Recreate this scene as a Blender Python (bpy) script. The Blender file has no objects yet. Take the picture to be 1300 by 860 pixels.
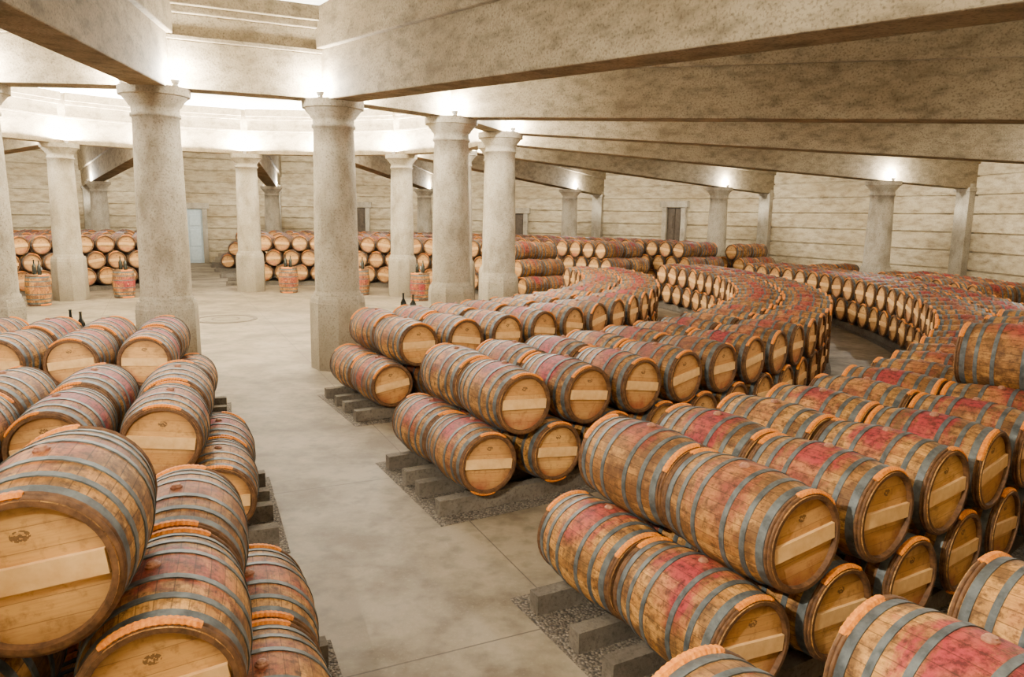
import bpy, bmesh, math, random
from mathutils import Vector, Matrix
random.seed(7)
D2R=math.pi/180
CX,CY=-7.644,19.702
RI,RO,RW=7.374,20.17,23.6
HC,HO,HCEIL=4.80,4.10,6.3
PH=-75.92
CAMH=2.8803
AISLE=[-64.65,25.35,115.35,205.35]
scn=bpy.context.scene
col=scn.collection

# ------------------------------------------------------------ materials
def newmat(name):
    m=bpy.data.materials.new(name); m.use_nodes=True
    nt=m.node_tree; nt.nodes.clear()
    out=nt.nodes.new('ShaderNodeOutputMaterial'); b=nt.nodes.new('ShaderNodeBsdfPrincipled')
    nt.links.new(b.outputs[0],out.inputs[0])
    return m,nt,b
class N:
    def __init__(s,nt): s.nt=nt
    def node(s,t,**k):
        n=s.nt.nodes.new(t)
        for a,v in k.items(): setattr(n,a,v)
        return n
    def link(s,a,b): s.nt.links.new(a,b)
    def setin(s,n,i,v):
        if hasattr(v,'is_output') : s.link(v,n.inputs[i])
        else: n.inputs[i].default_value=v
    def math(s,op,a,b=None,c=None,clamp=False):
        n=s.node('ShaderNodeMath',operation=op); n.use_clamp=clamp
        s.setin(n,0,a)
        if b is not None: s.setin(n,1,b)
        if c is not None: s.setin(n,2,c)
        return n.outputs[0]
    def mix(s,f,a,b,bt='MIX'):
        n=s.node('ShaderNodeMix',data_type='RGBA',blend_type=bt)
        s.setin(n,0,f)
        s.setin(n,6,a if hasattr(a,'is_output') else (*a,1))
        s.setin(n,7,b if hasattr(b,'is_output') else (*b,1))
        return n.outputs[2]
    def noise(s,vec,scale,detail=4,rough=.55):
        n=s.node('ShaderNodeTexNoise'); s.link(vec,n.inputs['Vector'])
        n.inputs['Scale'].default_value=scale; n.inputs['Detail'].default_value=detail; n.inputs['Roughness'].default_value=rough
        return n.outputs[0]
    def ramp(s,f,stops):
        n=s.node('ShaderNodeMapRange'); n.clamp=True
        s.link(f,n.inputs[0]); n.inputs[1].default_value=stops[0]; n.inputs[2].default_value=stops[1]
        return n.outputs[0]
    def bump(s,h,st,dist=.01):
        n=s.node('ShaderNodeBump'); s.link(h,n.inputs['Height']); n.inputs['Strength'].default_value=st; n.inputs['Distance'].default_value=dist
        return n.outputs[0]
    def scale(s,vec,sc):
        n=s.node('ShaderNodeMapping'); s.link(vec,n.inputs[0]); n.inputs['Scale'].default_value=sc
        return n.outputs[0]

def concrete(name,base,dark,light,streak=(1,1,1),rough=.9,bump=.5,blot=.7,speck=.5,wsc=1.0,space=None,foot=0):
    m,nt,b=newmat(name); g=N(nt)
    geo=g.node('ShaderNodeNewGeometry').outputs['Position'] if space is None else g.node('ShaderNodeTexCoord').outputs['Object']
    v=g.scale(geo,streak)
    n1=g.noise(v,.55*wsc,5,.6); n2=g.noise(v,2.6*wsc,6,.65); n3=g.noise(geo,34,3,.6); n4=g.noise(geo,90,2,.5)
    c=g.mix(g.ramp(n1,(.35,.7)),base,light)
    d=g.math('MULTIPLY',g.ramp(n2,(.44,.70)),blot)
    c=g.mix(d,c,dark)
    c=g.mix(g.math('MULTIPLY',g.ramp(n3,(.50,.70)),speck),c,dark)
    c=g.mix(g.math('MULTIPLY',g.ramp(n4,(.6,.8)),speck*.5),c,light)
    if foot:
        # grime climbing from the floor
        sz=g.node('ShaderNodeSeparateXYZ'); g.link(geo,sz.inputs[0])
        k=g.math('SUBTRACT',1.0,g.ramp(g.math('ADD',sz.outputs[2],g.math('MULTIPLY',g.math('SUBTRACT',n2,.5),1.6)),(.1,1.5)))
        c=g.mix(g.math('MULTIPLY',k,foot),c,dark)
    g.link(c,b.inputs['Base Color']); b.inputs['Roughness'].default_value=rough; b.inputs['Specular IOR Level'].default_value=.25
    h=g.math('ADD',g.math('MULTIPLY',n3,.6),g.math('ADD',g.math('MULTIPLY',n4,.25),n2))
    g.link(g.bump(h,bump,.02),b.inputs['Normal'])
    return m
M_beam=concrete('beam_concrete',(.25,.196,.118),(.075,.055,.030),(.36,.295,.19),(.8,1,1.7),blot=.7,speck=.7,wsc=1.3,space=1)
M_col=concrete('column_stone',(.37,.32,.23),(.125,.098,.060),(.49,.44,.34),(1,1,.6),blot=.7,speck=.7,foot=.7)
M_wall=concrete('wall_concrete',(.42,.335,.20),(.15,.102,.050),(.56,.475,.32),(.8,.8,2.6),blot=.75,speck=.5)
M_ceil=concrete('ceiling_plaster',(.66,.64,.58),(.52,.49,.42),(.76,.74,.69),blot=.25,speck=.15,bump=.2)
M_rail=concrete('rail_concrete',(.11,.088,.064),(.035,.028,.02),(.17,.145,.11),speck=.6)

def floor_mat():
    m,nt,b=newmat('floor_concrete'); g=N(nt)
    geo=g.node('ShaderNodeNewGeometry').outputs['Position']
    n0=g.noise(geo,.22,4,.6); n1=g.noise(geo,.9,6,.65); n2=g.noise(geo,5,5,.6); n3=g.noise(geo,40,3,.6)
    c=g.mix(g.ramp(n0,(.35,.65)),(.19,.15,.095),(.265,.218,.145))
    c=g.mix(g.math('MULTIPLY',g.ramp(n1,(.42,.60)),.8),c,(.092,.068,.039))
    c=g.mix(g.math('MULTIPLY',g.ramp(n2,(.49,.68)),.55),c,(.07,.050,.028))
    c=g.mix(g.math('MULTIPLY',g.ramp(n3,(.55,.8)),.3),c,(.37,.31,.215))
    mp=g.node('ShaderNodeMapping'); mp.vector_type='TEXTURE'; g.link(geo,mp.inputs[0])
    mp.inputs['Location'].default_value=(CX,CY,0); mp.inputs['Rotation'].default_value=(0,0,AISLE[0]*D2R)
    sx=g.node('ShaderNodeSeparateXYZ'); g.link(mp.outputs[0],sx.inputs[0])
    l1=g.math('LESS_THAN',g.math('PINGPONG',sx.outputs[0],1.68),.007)
    l2=g.math('LESS_THAN',g.math('PINGPONG',g.math('ADD',sx.outputs[1],1.0),1.0),.006)
    l=g.math('MAXIMUM',l1,l2)
    c=g.mix(g.math('MULTIPLY',l,.75),c,(.04,.03,.02))
    g.link(c,b.inputs['Base Color']); b.inputs['Specular IOR Level'].default_value=.3
    g.link(g.math('ADD',g.math('MULTIPLY',n1,.4),.42),b.inputs['Roughness'])
    g.link(g.bump(g.math('SUBTRACT',g.math('ADD',n2,g.math('MULTIPLY',n3,.3)),l),.3,.012),b.inputs['Normal'])
    return m
M_floor=floor_mat()
def gravel_mat():
    m,nt,b=newmat('gravel'); g=N(nt)
    geo=g.node('ShaderNodeNewGeometry').outputs['Position']
    vo=g.node('ShaderNodeTexVoronoi'); g.link(geo,vo.inputs['Vector']); vo.inputs['Scale'].default_value=50
    sp=g.node('ShaderNodeSeparateColor'); g.link(vo.outputs['Color'],sp.inputs[0])
    c=g.mix(sp.outputs[0],(.075,.057,.036),(.21,.17,.12))
    c=g.mix(g.ramp(vo.outputs['Distance'],(.35,.8)),c,(.035,.027,.02))
    g.link(c,b.inputs['Base Color']); b.inputs['Roughness'].default_value=.9
    n=g.node('ShaderNodeBump'); n.invert=True; g.link(vo.outputs['Distance'],n.inputs['Height']); n.inputs['Strength'].default_value=.8; n.inputs['Distance'].default_value=.02
    g.link(n.outputs[0],b.inputs['Normal'])
    return m
M_gravel=gravel_mat()

def barrel_mat():
    m,nt,b=newmat('oak_staves'); g=N(nt)
    oc=g.node('ShaderNodeTexCoord').outputs['Object']
    oi=g.node('ShaderNodeObjectInfo').outputs['Random']
    s=g.node('ShaderNodeSeparateXYZ'); g.link(oc,s.inputs[0])
    ang=g.math('ARCTAN2',s.outputs[1],s.outputs[2])
    st=g.math('MULTIPLY',g.math('ADD',ang,7.0),30/(2*math.pi))
    sid=g.math('FLOOR',st)
    wn=g.node('ShaderNodeTexWhiteNoise',noise_dimensions='2D')
    cb=g.node('ShaderNodeCombineXYZ'); g.link(sid,cb.inputs[0]); g.link(g.math('MULTIPLY',oi,91.7),cb.inputs[1]); g.link(cb.outputs[0],wn.inputs['Vector'])
    off=g.node('ShaderNodeVectorMath',operation='ADD'); g.link(oc,off.inputs[0])
    cb2=g.node('ShaderNodeCombineXYZ')
    for i,k in enumerate((37.,53.,71.)): g.link(g.math('MULTIPLY',oi,k),cb2.inputs[i])
    g.link(cb2.outputs[0],off.inputs[1]); ov=off.outputs[0]
    grain=g.noise(g.scale(ov,(1.2,14,14)),6,4,.6)
    dirt=g.noise(ov,5,5,.65); big=g.noise(ov,2.2,3,.5); fine=g.noise(ov,24,4,.7)
    c=g.mix(wn.outputs[0],(.38,.165,.030),(.61,.31,.075))
    c=g.mix(g.math('MULTIPLY',g.ramp(grain,(.42,.70)),.6),c,(.16,.062,.015))
    c=g.mix(g.math('MULTIPLY',g.ramp(dirt,(.44,.58)),.82),c,(.078,.037,.013))
    c=g.mix(g.math('MULTIPLY',g.ramp(fine,(.47,.65)),.78),c,(.038,.017,.008))
    c=g.mix(g.math('MULTIPLY',g.ramp(oi,(.3,1.)),.45),c,(.10,.042,.016))
    # patchy wine stain round the bung, some barrels hardly stained at all
    ax=g.math('ABSOLUTE',s.outputs[0])
    rag=g.noise(g.scale(ov,(3.2,1,1)),4.5,4,.7)
    fx=g.math('SUBTRACT',1.0,g.ramp(g.math('ADD',ax,g.math('MULTIPLY',g.math('SUBTRACT',rag,.5),.75)),(.10,.26)))
    fz=g.ramp(g.math('ADD',s.outputs[2],g.math('MULTIPLY',g.math('SUBTRACT',big,.5),1.3)),(.0,.26))
    stn=g.math('MULTIPLY',fx,fz)
    r2=g.math('FRACT',g.math('MULTIPLY',oi,13.37))
    stn=g.math('MULTIPLY',stn,g.ramp(r2,(-.15,.6)),clamp=True)
    c=g.mix(g.math('MULTIPLY',stn,.85),c,g.mix(g.ramp(fine,(.42,.64)),(.31,.02,.034),(.075,.008,.010)))
    gap=g.math('LESS_THAN',g.math('PINGPONG',st,.5),.035)
    c=g.mix(g.math('MULTIPLY',gap,.6),c,(.03,.014,.006))
    g.link(c,b.inputs['Base Color']); b.inputs['Roughness'].default_value=.62; b.inputs['Specular IOR Level'].default_value=.22
    g.link(g.bump(g.math('SUBTRACT',grain,g.math('MULTIPLY',gap,1.5)),.35,.007),b.inputs['Normal'])
    return m
def head_mat():
    m,nt,b=newmat('oak_head'); g=N(nt)
    oc=g.node('ShaderNodeTexCoord').outputs['Object']
    oi=g.node('ShaderNodeObjectInfo').outputs['Random']
    s=g.node('ShaderNodeSeparateXYZ'); g.link(oc,s.inputs[0])
    st=g.math('MULTIPLY',g.math('ADD',s.outputs[2],3.0),11.0)
    sid=g.math('FLOOR',st)
    wn=g.node('ShaderNodeTexWhiteNoise',noise_dimensions='2D')
    cb=g.node('ShaderNodeCombineXYZ'); g.link(sid,cb.inputs[0]); g.link(g.math('MULTIPLY',oi,47.3),cb.inputs[1]); g.link(cb.outputs[0],wn.inputs['Vector'])
    off=g.node('ShaderNodeVectorMath',operation='ADD'); g.link(oc,off.inputs[0])
    cb2=g.node('ShaderNodeCombineXYZ')
    for i,k in enumerate((37.,53.,71.)): g.link(g.math('MULTIPLY',oi,k),cb2.inputs[i])
    g.link(cb2.outputs[0],off.inputs[1]); ov=off.outputs[0]
    grain=g.noise(g.scale(ov,(1,1.2,16)),7,4,.6); big=g.noise(ov,4,4,.6); fn=g.noise(ov,16,4,.7)
    c=g.mix(wn.outputs[0],(.53,.26,.066),(.67,.375,.115))
    c=g.mix(g.math('MULTIPLY',g.ramp(oi,(.2,1.)),.45),c,(.32,.135,.038))
    c=g.mix(g.math('MULTIPLY',g.ramp(grain,(.45,.75)),.45),c,(.28,.115,.03))
    c=g.mix(g.math('MULTIPLY',g.ramp(fn,(.52,.72)),.55),c,(.13,.055,.018))
    y2=g.math('MULTIPLY',s.outputs[1],s.outputs[1]); z2=g.math('MULTIPLY',s.outputs[2],s.outputs[2])
    r=g.math('SQRT',g.math('ADD',y2,z2))
    e=g.ramp(g.math('ADD',r,g.math('MULTIPLY',g.math('SUBTRACT',big,.5),.18)),(.17,.28))
    c=g.mix(g.math('MULTIPLY',e,.7),c,(.12,.048,.016))
    dz=g.math('SUBTRACT',s.outputs[2],.15)
    rb=g.math('SQRT',g.math('ADD',y2,g.math('MULTIPLY',g.math('MULTIPLY',dz,dz),2.2)))
    brand=g.math('MULTIPLY',g.math('LESS_THAN',rb,.034),g.math('GREATER_THAN',g.noise(oc,90,1,.5),.45))
    c=g.mix(g.math('MULTIPLY',brand,.75),c,(.05,.028,.015))
    r3=g.math('FRACT',g.math('MULTIPLY',oi,7.77))
    sz=g.math('MULTIPLY',g.ramp(g.math('MULTIPLY',s.outputs[2],-1),(.06,.24)),g.ramp(big,(.42,.6)))
    c=g.mix(g.math('MULTIPLY',g.math('MULTIPLY',sz,r3),.85),c,(.30,.035,.025))
    gap=g.math('LESS_THAN',g.math('PINGPONG',st,.5),.02)
    c=g.mix(g.math('MULTIPLY',gap,.5),c,(.10,.045,.02))
    g.link(c,b.inputs['Base Color']); b.inputs['Roughness'].default_value=.6; b.inputs['Specular IOR Level'].default_value=.3
    return m
def simple(name,c1,c2,scale=20,rough=.6,metal=0,bump=.2,space='Object'):
    m,nt,b=newmat(name); g=N(nt)
    v=g.node('ShaderNodeTexCoord').outputs[space]
    n=g.noise(v,scale,4,.6)
    g.link(g.mix(g.ramp(n,(.35,.7)),c1,c2),b.inputs['Base Color'])
    b.inputs['Roughness'].default_value=rough; b.inputs['Metallic'].default_value=metal; b.inputs['Specular IOR Level'].default_value=.3
    g.link(g.bump(n,bump,.004),b.inputs['Normal'])
    return m
M_st=barrel_mat(); M_hd=head_mat()
M_hoop=simple('galvanised_hoop',(.045,.050,.050),(.125,.138,.135),14,.5,.2)
M_rim=simple('chestnut_hoop',(.06,.027,.010),(.15,.068,.024),25,.7)
M_wick=simple('wicker_lashing',(.50,.125,.003),(.80,.27,.010),60,.65)
M_bar=simple('pale_oak_bar',(.76,.48,.19),(.60,.33,.11),9,.6)
M_bung=simple('bung',(.20,.07,.04),(.38,.19,.10),30,.6)
M_glass=simple('dark_bottle_glass',(.012,.014,.012),(.02,.02,.015),5,.1)
M_label=simple('white_ceramic',(.7,.68,.62),(.8,.78,.72),5,.4)
M_iron=simple('iron',(.09,.085,.08),(.16,.15,.14),30,.5,.6)
M_door=simple('painted_door',(.42,.50,.51),(.54,.62,.62),8,.5)
M_ddoor=simple('dark_door_wood',(.05,.035,.02),(.09,.065,.04),8,.5)
M_lampb=simple('lamp_housing',(.55,.54,.50),(.65,.63,.58),8,.4,.1)
def emis(name,c,s):
    m=bpy.data.materials.new(name); m.use_nodes=True; nt=m.node_tree; nt.nodes.clear()
    o=nt.nodes.new('ShaderNodeOutputMaterial'); e=nt.nodes.new('ShaderNodeEmission'); nt.links.new(e.outputs[0],o.inputs[0])
    e.inputs[0].default_value=(*c,1); e.inputs[1].default_value=s; return m
M_em=emis('lamp_lens',(1,.93,.80),150)

# ------------------------------------------------------------ mesh helpers
class MB:
    def __init__(s): s.v=[];s.f=[];s.m=[];s.sm=[]
    def add(s,vs,fs,mi=0,smooth=False):
        o=len(s.v); s.v+= [tuple(x) for x in vs]
        for f in fs: s.f.append([o+i for i in f]); s.m.append(mi); s.sm.append(smooth)
    def box(s,c,d,mi=0,M=None):
        x,y,z=d[0]/2,d[1]/2,d[2]/2
        vs=[Vector((c[0]+a*x,c[1]+b*y,c[2]+e*z)) for e in(-1,1) for b in(-1,1) for a in(-1,1)]
        if M is not None: vs=[M@v for v in vs]
        s.add(vs,[(0,2,3,1),(4,5,7,6),(0,1,5,4),(2,6,7,3),(0,4,6,2),(1,3,7,5)],mi)
    def lathe(s,prof,seg,axis='Z',mi=0,smooth=True,closed=False,c=(0,0,0),rot=0):
        vs=[]
        for (h,r) in prof:
            for i in range(seg):
                a=rot+2*math.pi*i/seg
                if axis=='Z': vs.append((c[0]+r*math.cos(a),c[1]+r*math.sin(a),c[2]+h))
                else: vs.append((c[0]+h,c[1]+r*math.sin(a),c[2]+r*math.cos(a)))
        fs=[];n=len(prof)
        for j in range(n if closed else n-1):
            j2=(j+1)%n
            for i in range(seg):
                k=(i+1)%seg
                q=(j*seg+i,j*seg+k,j2*seg+k,j2*seg+i)
                fs.append(q if axis=='Z' else q[::-1])
        s.add(vs,fs,mi,smooth)
    def cap(s,h,r,seg,axis='Z',mi=0,flip=False,rot=0):
        vs=[]
        for i in range(seg):
            a=rot+2*math.pi*i/seg
            vs.append((r*math.cos(a),r*math.sin(a),h) if axis=='Z' else (h,r*math.sin(a),r*math.cos(a)))
        f=list(range(seg))
        if (axis!='Z')^flip: f=f[::-1]
        s.add(vs,[f],mi)
    def prism(s,poly,z0,z1,mi=0):
        n=len(poly)
        vs=[(x,y,z0) for x,y in poly]+[(x,y,z1) for x,y in poly]
        fs=[list(range(n))[::-1],list(range(n,2*n))]+[(i,(i+1)%n,n+(i+1)%n,n+i) for i in range(n)]
        s.add(vs,fs,mi)
    def mesh(s,name,mats):
        me=bpy.data.meshes.new(name); me.from_pydata(s.v,[],s.f)
        for m in mats: me.materials.append(m)
        me.polygons.foreach_set('material_index',s.m); me.polygons.foreach_set('use_smooth',s.sm)
        me.update()
        bm=bmesh.new(); bm.from_mesh(me); bmesh.ops.recalc_face_normals(bm,faces=bm.faces); bm.to_mesh(me); bm.free()
        return me
    def obj(s,name,mats,bevel=0,M=None):
        o=bpy.data.objects.new(name,s.mesh(name,mats)); col.objects.link(o)
        if M is not None: o.matrix_world=M
        if bevel:
            b=o.modifiers.new('bevel','BEVEL'); b.width=bevel; b.segments=2; b.limit_method='ANGLE'
        return o
def P(r,deg,z=0.0):
    return Vector((CX+r*math.cos(deg*D2R),CY+r*math.sin(deg*D2R),z))
def frame(r,deg,z=0,yaw=None):
    """local X = radial outward"""
    return Matrix.Translation(P(r,deg,z))@Matrix.Rotation((deg if yaw is None else yaw)*D2R,4,'Z')

# ------------------------------------------------------------ barrel meshes
S=.96
BL=.475
def br(x): return .35-.05*(abs(x)/BL)**1.9
def make_barrel(name,seg,hi,arcs):
    b=MB()
    xs=[-BL+2*BL*i/14 for i in range(15)] if hi else [-BL+2*BL*i/8 for i in range(9)]
    b.lathe([(x,br(x)) for x in xs],seg,'X',0)
    for sg in(-1,1):
        b.lathe([(sg*BL,.30),(sg*BL,.278),(sg*(BL-.032),.272)],seg,'X',3,smooth=False)
        b.cap(sg*(BL-.032),.274,seg,'X',1,flip=(sg<0))
        w=.050; x0=sg*(BL-.032); x1=sg*(BL-.010)
        yw=math.sqrt(.272**2-w*w)
        b.box(((x0+x1)/2,0,0),(abs(x1-x0),2*yw-.01,2*w),5)
        for hx,hw in((.395,.05),(.275,.036),(.125,.036)):
            a=sg*(hx-hw/2); c=sg*(hx+hw/2)
            b.lathe([(a,br(a)-.002),(a,br(a)+.006),(c,br(c)+.006),(c,br(c)-.002)],seg,'X',2,smooth=False)
        for hx in ((.434,.457) if hi else (.446,)):
            hw=.010 if hi else .02; x=sg*hx; R=br(hx)
            b.lathe([(x-hw,R-.003),(x-hw*.8,R+.010),(x,R+.016),(x+hw*.8,R+.010),(x+hw,R-.003)],seg,'X',3)
        for (a0,a1) in arcs:
            step=2.2 if hi else 12
            n=max(2,int((a1-a0)/step)); k=6 if hi else 5
            vs=[];fs=[]
            for i in range(n+1):
                a=(a0+(a1-a0)*i/n)*D2R
                rr=(1.0 if i%2 else 1.16) if hi else 1.0
                if i in(0,n): rr*=.8
                for j in range(k):
                    t=2*math.pi*j/k
                    dx=.023*rr*math.cos(t); dr=.017*rr*math.sin(t)
                    R=.3035+.010+dr; vs.append((sg*(.446)+dx,R*math.sin(a),R*math.cos(a)))
            for i in range(n):
                for j in range(k):
                    fs.append((i*k+j,i*k+(j+1)%k,(i+1)*k+(j+1)%k,(i+1)*k+j))
            fs.append(list(range(k))); fs.append([n*k+j for j in range(k)])
            b.add(vs,fs,4,False)
    sg2=12 if hi else 6
    b.lathe([(.343,.034),(.356,.034),(.362,.026),(.368,.024),(.372,.012)],sg2,'Z',6,smooth=False)
    b.cap(.372,.012,sg2,'Z',6)
    b.v=[(x*S,y*S,z*S) for x,y,z in b.v]
    return b.mesh(name,[M_st,M_hd,M_hoop,M_rim,M_wick,M_bar,M_bung])
ARCS=[[(-40,32)],[(-22,52)],[(-58,8)],[(-30,24),(150,200)],[(0,58)],[(-54,-4)]]
HI=[make_barrel('wine_barrel_mesh',40,True,a) for a in ARCS]
LO=[make_barrel('wine_barrel_far_mesh',20,False,a) for a in ARCS]

def vis(p,mx=420):
    # keep what the photograph (or a viewpoint a few steps to the side) could see
    if p.y<0.6: return False
    zc=p.y*.986+(CAMH-p.z)*.165
    x=650+p.x/zc*947
    return -mx<x<1300+mx
cnt=0
def put_barrel(r,deg,z):
    global cnt
    p=P(r,deg,z)
    if not vis(p): return
    d=(p-Vector((0,0,CAMH))).length
    me=random.choice(HI if d<15 else LO)
    o=bpy.data.objects.new('wine_barrel',me); col.objects.link(o)
    yaw=deg*D2R+(math.pi if random.random()<.5 else 0)
    o.matrix_world=Matrix.Translation(p)@Matrix.Rotation(yaw+random.uniform(-.015,.015),4,'Z')@Matrix.Rotation(random.uniform(-.16,.16),4,'X')
    cnt+=1

BANDS=[(9.45,.705),(12.98,.715),(16.42,.72),(19.12,.86)]   # inner radius, spacing at inner-row centre
Z1=.492
BS=BL*S
def zt(t,s): return Z1+t*math.sqrt(max(.668**2-(s/2)**2,.26))
def arcbox(mb,r,w,a0,a1,z0,z1,mi):
    n=max(2,int((a1-a0)/2.0))
    vs=[]
    for i in range(n+1):
        a=a0+(a1-a0)*i/n
        for (rr,z) in((r-w/2,z0),(r+w/2,z0),(r+w/2,z1),(r-w/2,z1)):
            vs.append(P(rr,a,z))
    fs=[]
    for i in range(n):
        for j in range(4):
            fs.append((i*4+j,i*4+(j+1)%4,(i+1)*4+(j+1)%4,(i+1)*4+j))
    fs.append((0,1,2,3)); fs.append(tuple(n*4+j for j in (3,2,1,0)))
    mb.add(vs,fs,mi)
def band(bi,a0,a1,tiers,sgn=1,skipcol=False,t3=None,outer3=False,first2=0):
    """a0 = centre angle of the end barrel on the bottom tier, rows run towards a1"""
    rin,sp=BANDS[bi]
    rc=[rin+BS+.005, rin+3*BS+.02]
    step=sp/rc[0]/D2R
    n=int(abs(a1-a0)/step)+1
    for t in range(tiers):
        for k in range(n-t):
            a=a0+sgn*(k+t*.5)*step
            if t==1 and k==0: a+=first2
            if skipcol:
                off=((a-PH+11.25)%22.5)-11.25
                if abs(off)<2.9: continue
            for ri,rr in enumerate(rc):
                if outer3 and t==2 and ri==0: continue
                put_barrel(rr+random.uniform(-.012,.012),a,zt(t,step*D2R*rr)+(.04 if t==1 and k==0 and first2 else 0))
    if t3:
        rr=rc[1]
        for a in t3:
            put_barrel(rr,a0+round((a-a0)/step)*step,zt(2,step*D2R*rr))
    lo,hi=min(a0,a1),max(a0,a1)
    e=.42/rin/D2R
    def segs(x0,x1):
        if not skipcol: return [(x0,x1)]
        # leave the column pedestals standing free in the gravel
        out=[];c=PH+22.5*math.floor((x0-PH)/22.5)
        while c<x1:
            p,q=max(x0,c+1.75),min(x1,c+22.5-1.75)
            if q-p>1: out.append((p,q))
            c+=22.5
        return out
    rl=MB()
    for (p,q) in segs(lo-e,hi+e):
        for rr in rc:
            for dx in(-.27,.27): arcbox(rl,rr+dx,.12,p,q,0.006,.158,0)
    rl.obj('barrel_rail',[M_rail])
    gb=MB()
    for (p,q) in segs(lo-e*1.15,hi+e*1.15): arcbox(gb,rin+.93,1.98,p,q,-.02,.006,0)
    gb.obj('gravel_bed',[M_gravel])
HW=1.36
for bi,(rin,sp) in enumerate(BANDS):
    e=HW/(rin+.97)/D2R
    s0={0:-57.9,1:-59.8,2:-60.4,3:-65.0}[bi]
    band(bi,s0,AISLE[1]-e,2,skipcol=(bi==3),t3=([-45.2,-42.6,-40] if bi==2 else None),first2=(-.5 if bi==3 else 0))
    band(bi,AISLE[1]+e,AISLE[2]-e,3,skipcol=(bi==3))
    band(bi,AISLE[2]+e,AISLE[3]-e,3,skipcol=(bi==3))
band(0,-71.6,-145,2,-1)
band(1,-69.3,-145,2,-1)
band(2,-68.5,-120,3,-1,outer3=True)
print('barrels',cnt)

# ------------------------------------------------------------ upright barrels with bottles
def upright(r,deg):
    root=bpy.data.objects.new('upright_tasting_barrel',None); col.objects.link(root); root.location=P(r,deg,0)
    body=bpy.data.objects.new('body',HI[0]); col.objects.link(body); body.parent=root
    body.location=(0,0,BS+.004); body.rotation_euler=(0,-math.pi/2,deg*D2R)
    top=2*BS+.004-.010
    t=MB()
    for (x,y,s) in((-.10,.05,1.2),(.10,-.03,1.15)):
        t.lathe([(.0,.001),(.0,.055),(.02,.058),(.20*s,.058),(.24*s,.036),(.27*s,.020),(.34*s,.018),(.345*s,.021),(.36*s,.021),(.36*s,.001)],14,'Z',0,c=(x,y,0))
    o=t.obj('bottles',[M_glass,M_label]); o.parent=root; o.location=(0,0,top)
    c=MB(); c.lathe([(0,.001),(0,.03),(.005,.03),(.008,.006),(.09,.006),(.11,.03),(.16,.04),(.21,.032)],14,'Z',0,c=(.02,.16,0))
    o=c.obj('wine_glass',[M_label]); o.parent=root; o.location=(0,0,top)
for r,a in((6.8,-109.65),(8.5,-83.4),(7.75,-43.5),(6.8,-19.65),(6.8,47.85),(6.8,70.35),(6.8,92.85),(6.8,137.85),(6.8,160.35)): upright(r,a)

# ------------------------------------------------------------ floor
def disc(mb,z0,z1): mb.prism([(CX+26*math.cos(i*math.pi/16),CY+26*math.sin(i*math.pi/16)) for i in range(32)],z0,z1,0)
f=MB(); disc(f,-.3,0); f.obj('floor',[M_floor])
d=MB(); d.lathe([(.0,.70),(.012,.70),(.012,.80),(.0,.80)],64,'Z',0,smooth=False); d.lathe([(0,.001),(.008,.001),(.008,.60),(0,.60)],64,'Z',1,smooth=False)
d.lathe([(0,.32),(.014,.32),(.014,.36),(0,.36)],48,'Z',0,smooth=False)
o=d.obj('floor_medallion',[M_rail,M_col]); o.location=(CX,CY,0)

# ------------------------------------------------------------ columns
def column_mesh(H,seg=40):
    b=MB()
    k=math.cos(math.pi/8)
    b.lathe([(0,.47/k*1.0),(1.22,.47/k*.985),(1.25,.455/k),(1.30,.45/k),(1.36,.43/k)],8,'Z',0,smooth=False,rot=math.pi/8)
    b.cap(1.36,.43/k,8,'Z',0,rot=math.pi/8)
    pr=[(1.36,.425),(1.40,.425),(1.43,.40)]
    top=H-.46
    for i in range(9):
        t=i/8; pr.append((1.46+(top-1.46)*t,.40-.045*t**1.4))
    pr+=[(top,.385),(top+.05,.385),(top+.06,.36),(top+.16,.365),(top+.18,.40),(top+.21,.41),(top+.28,.47),(top+.32,.50)]
    b.lathe(pr,seg,'Z',0)
    b.lathe([(top+.32,.50),(top+.33,.54),(H,.545)],seg,'Z',0,smooth=False)
    b.cap(H,.545,seg,'Z',0)
    return b.mesh('stone_column_mesh',[M_col])
CM1=column_mesh(HC); CM2=column_mesh(HO)
lb=MB(); lb.lathe([(0,.001),(0,.045),(.02,.045),(.025,.03),(.03,.03),(.035,.05),(.09,.07),(.09,.062),(.08,.001)],14,'Z',0,smooth=False)
LBM=lb.mesh('column_uplight_mesh',[M_lampb])
ll=MB(); ll.lathe([(.082,.001),(.088,.060)],14,'Z',0); LLM=ll.mesh('lens_mesh',[M_em])
def lamp(r,deg,z,dr,dt,power,up=False):
    """uplight standing on a capital next to the beam"""
    p=P(r+dr,deg,z)+Vector((-math.sin(deg*D2R),math.cos(deg*D2R),0))*dt
    o=bpy.data.objects.new('column_uplight',LBM); col.objects.link(o); o.location=p
    q=bpy.data.objects.new('lens',LLM); col.objects.link(q); q.parent=o
    L=bpy.data.lights.new('uplight_bulb','SPOT' if up else 'POINT'); L.energy=power; L.shadow_soft_size=.05; L.color=(1,.93,.80)
    lo=bpy.data.objects.new('bulb',L); col.objects.link(lo); lo.parent=o; lo.location=(0,0,.14 if up else .18)
    if up:
        L.spot_size=math.pi; L.spot_blend=.04; lo.rotation_euler=(math.pi,0,0)
PI_,PO,PC=740,500,5200
KP={0:5.0,1:.6,15:.8}
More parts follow.
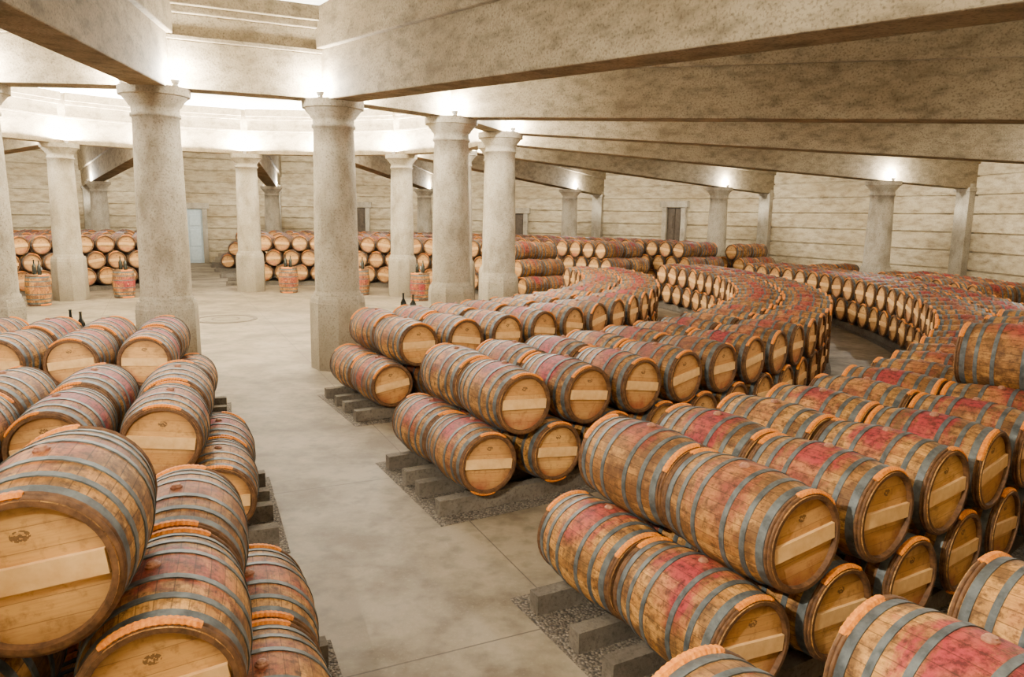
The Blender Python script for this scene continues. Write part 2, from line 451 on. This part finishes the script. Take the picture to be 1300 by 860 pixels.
for k in range(16):
    a=PH+22.5*k
    o=bpy.data.objects.new('stone_column',CM1); col.objects.link(o); o.location=P(RI,a); o.rotation_euler=(0,0,a*D2R)
    o=bpy.data.objects.new('stone_column',CM2); col.objects.link(o); o.location=P(RO,a); o.rotation_euler=(0,0,a*D2R)
    for s in(-1,1):
        lamp(RI,a,HC,.36,s*.385,PI_); lamp(RO,a,HO,0,s*.41,PO*KP.get(k,1.1))
    lamp(RI,a,HC,-.40,0,PC,True)
    b=MB(); hw=.27
    def zb(r): return HC-(HC-HO)*(r-RI)/(RO-RI)
    M=frame(0,a)
    r0,r1=RI-.24,RW+.1
    b.add([(r0,-hw,zb(r0)),(r0,hw,zb(r0)),(r1,hw,zb(r1)),(r1,-hw,zb(r1)),(r0,-hw,HCEIL),(r0,hw,HCEIL),(r1,hw,HCEIL),(r1,-hw,HCEIL)],[(0,1,2,3),(7,6,5,4),(0,3,7,4),(1,5,6,2),(0,4,5,1),(2,6,7,3)],0)
    hw2=hw+.09; off=.82
    b.add([(r0+.3,-hw2,zb(r0)+off),(r0+.3,hw2,zb(r0)+off),(r1,hw2,zb(r1)+off),(r1,-hw2,zb(r1)+off),(r0+.3,-hw2,HCEIL),(r0+.3,hw2,HCEIL),(r1,hw2,HCEIL),(r1,-hw2,HCEIL)],[(0,1,2,3),(7,6,5,4),(0,3,7,4),(1,5,6,2),(0,4,5,1),(2,6,7,3)],0)
    b.obj('radial_beam',[M_beam],bevel=.02,M=M)
    b=MB(); am=a+11.25; ln=2*RI*math.sin(11.25*D2R); M=frame(RI*math.cos(11.25*D2R),am)
    for (w,z0,z1) in((.46,HC+.003,5.55),(.56,5.55,5.62),(.46,5.62,5.95),(.62,5.95,6.06),(.80,6.06,HCEIL)):
        b.box((0,0,(z0+z1)/2),(w,ln-.30,z1-z0),0)
    b.obj('ring_lintel',[M_beam],bevel=.012,M=M)

c=MB(); disc(c,HCEIL-.002,HCEIL+.3); c.obj('ceiling',[M_ceil])

# ------------------------------------------------------------ walls
names=['sse','se','ese','e','ene','ne','nne','n','nnw','nw','wnw','w','wsw','sw','ssw','s']
for k in range(16):
    a=PH+11.25+22.5*k
    R=RW*math.cos(11.25*D2R); L=2*RW*math.sin(11.25*D2R)
    M=frame(R,a); b=MB()
    b.box((.25,0,HCEIL/2),(.30,L+.25,HCEIL),0)
    z=0
    for h in [.62]*10:
        b.box((.06,0,z+h/2),(.12,L,h-.05),0); z+=h
    b.obj('wall_'+names[k],[M_wall],bevel=.012,M=M)
    a2=PH+22.5*k; M=frame(RW-.12,a2); b=MB()
    b.box((0,0,2.05),(.36,.55,4.1),0); b.box((-.02,0,3.9),(.46,.66,.14),0); b.box((-.02,0,.2),(.44,.63,.4),0)
    b.obj('trim_%d'%(k+1),[M_col],bevel=.015,M=M)
def door(n,a,w,h,mat,fr=M_col):
    R=RW*math.cos(11.25*D2R); M=frame(R-.13,a); b=MB()
    b.box((0,-w/2-.12,h/2+.1),(.2,.24,h+.2),1); b.box((0,w/2+.12,h/2+.1),(.2,.24,h+.2),1); b.box((-.03,0,h+.17),(.26,w+.7,.3),1)
    b.box((.06,0,h/2),(.06,w,h),0)
    for s in(-1,1):
        for (z,hh) in((.45,.6),(1.35,.9),(2.3*h/2.9,.6)):
            b.box((.02,s*w/4,z),(.04,w/2-.16,hh),0)
    b.box((.02,0,h/2),(.05,.05,h),0); b.box((-.01,.08,1.05),(.06,.03,.14),2)
    b.obj('door_%d'%n,[mat,fr,M_iron],bevel=.008,M=M)
door(1,AISLE[2],1.45,2.9,M_door)
door(2,70.35,.95,2.9,M_ddoor); door(3,47.85,.8,3.3,M_ddoor); door(4,92.85,.8,3.1,M_ddoor)
b=MB(); M=frame(22.1,AISLE[2]-5.2)
for i in range(3): b.box((.25*i+.2,0,.09+.17*i),(1.3-.45*i,1.9-.3*i,.17),0)
b.obj('stone_steps',[M_col],bevel=.01,M=M)

# ------------------------------------------------------------ world + camera
w=bpy.data.worlds.new('world'); scn.world=w; w.use_nodes=True
w.node_tree.nodes['Background'].inputs[0].default_value=(.9,.85,.75,1); w.node_tree.nodes['Background'].inputs[1].default_value=.3
th,ro=.1654,.0152
F=Vector((0,math.cos(th),-math.sin(th))); r0=Vector((1,0,0)); u0=Vector((0,math.sin(th),math.cos(th)))
rt=r0*math.cos(ro)+u0*math.sin(ro); up=u0*math.cos(ro)-r0*math.sin(ro)
M=Matrix((rt,up,-F)).transposed().to_4x4(); M.translation=(0,0,CAMH)
cam=bpy.data.cameras.new('camera'); cam.sensor_width=36; cam.lens=946.9/1300*36; cam.clip_start=.05
co=bpy.data.objects.new('camera',cam); col.objects.link(co); co.matrix_world=M; scn.camera=co
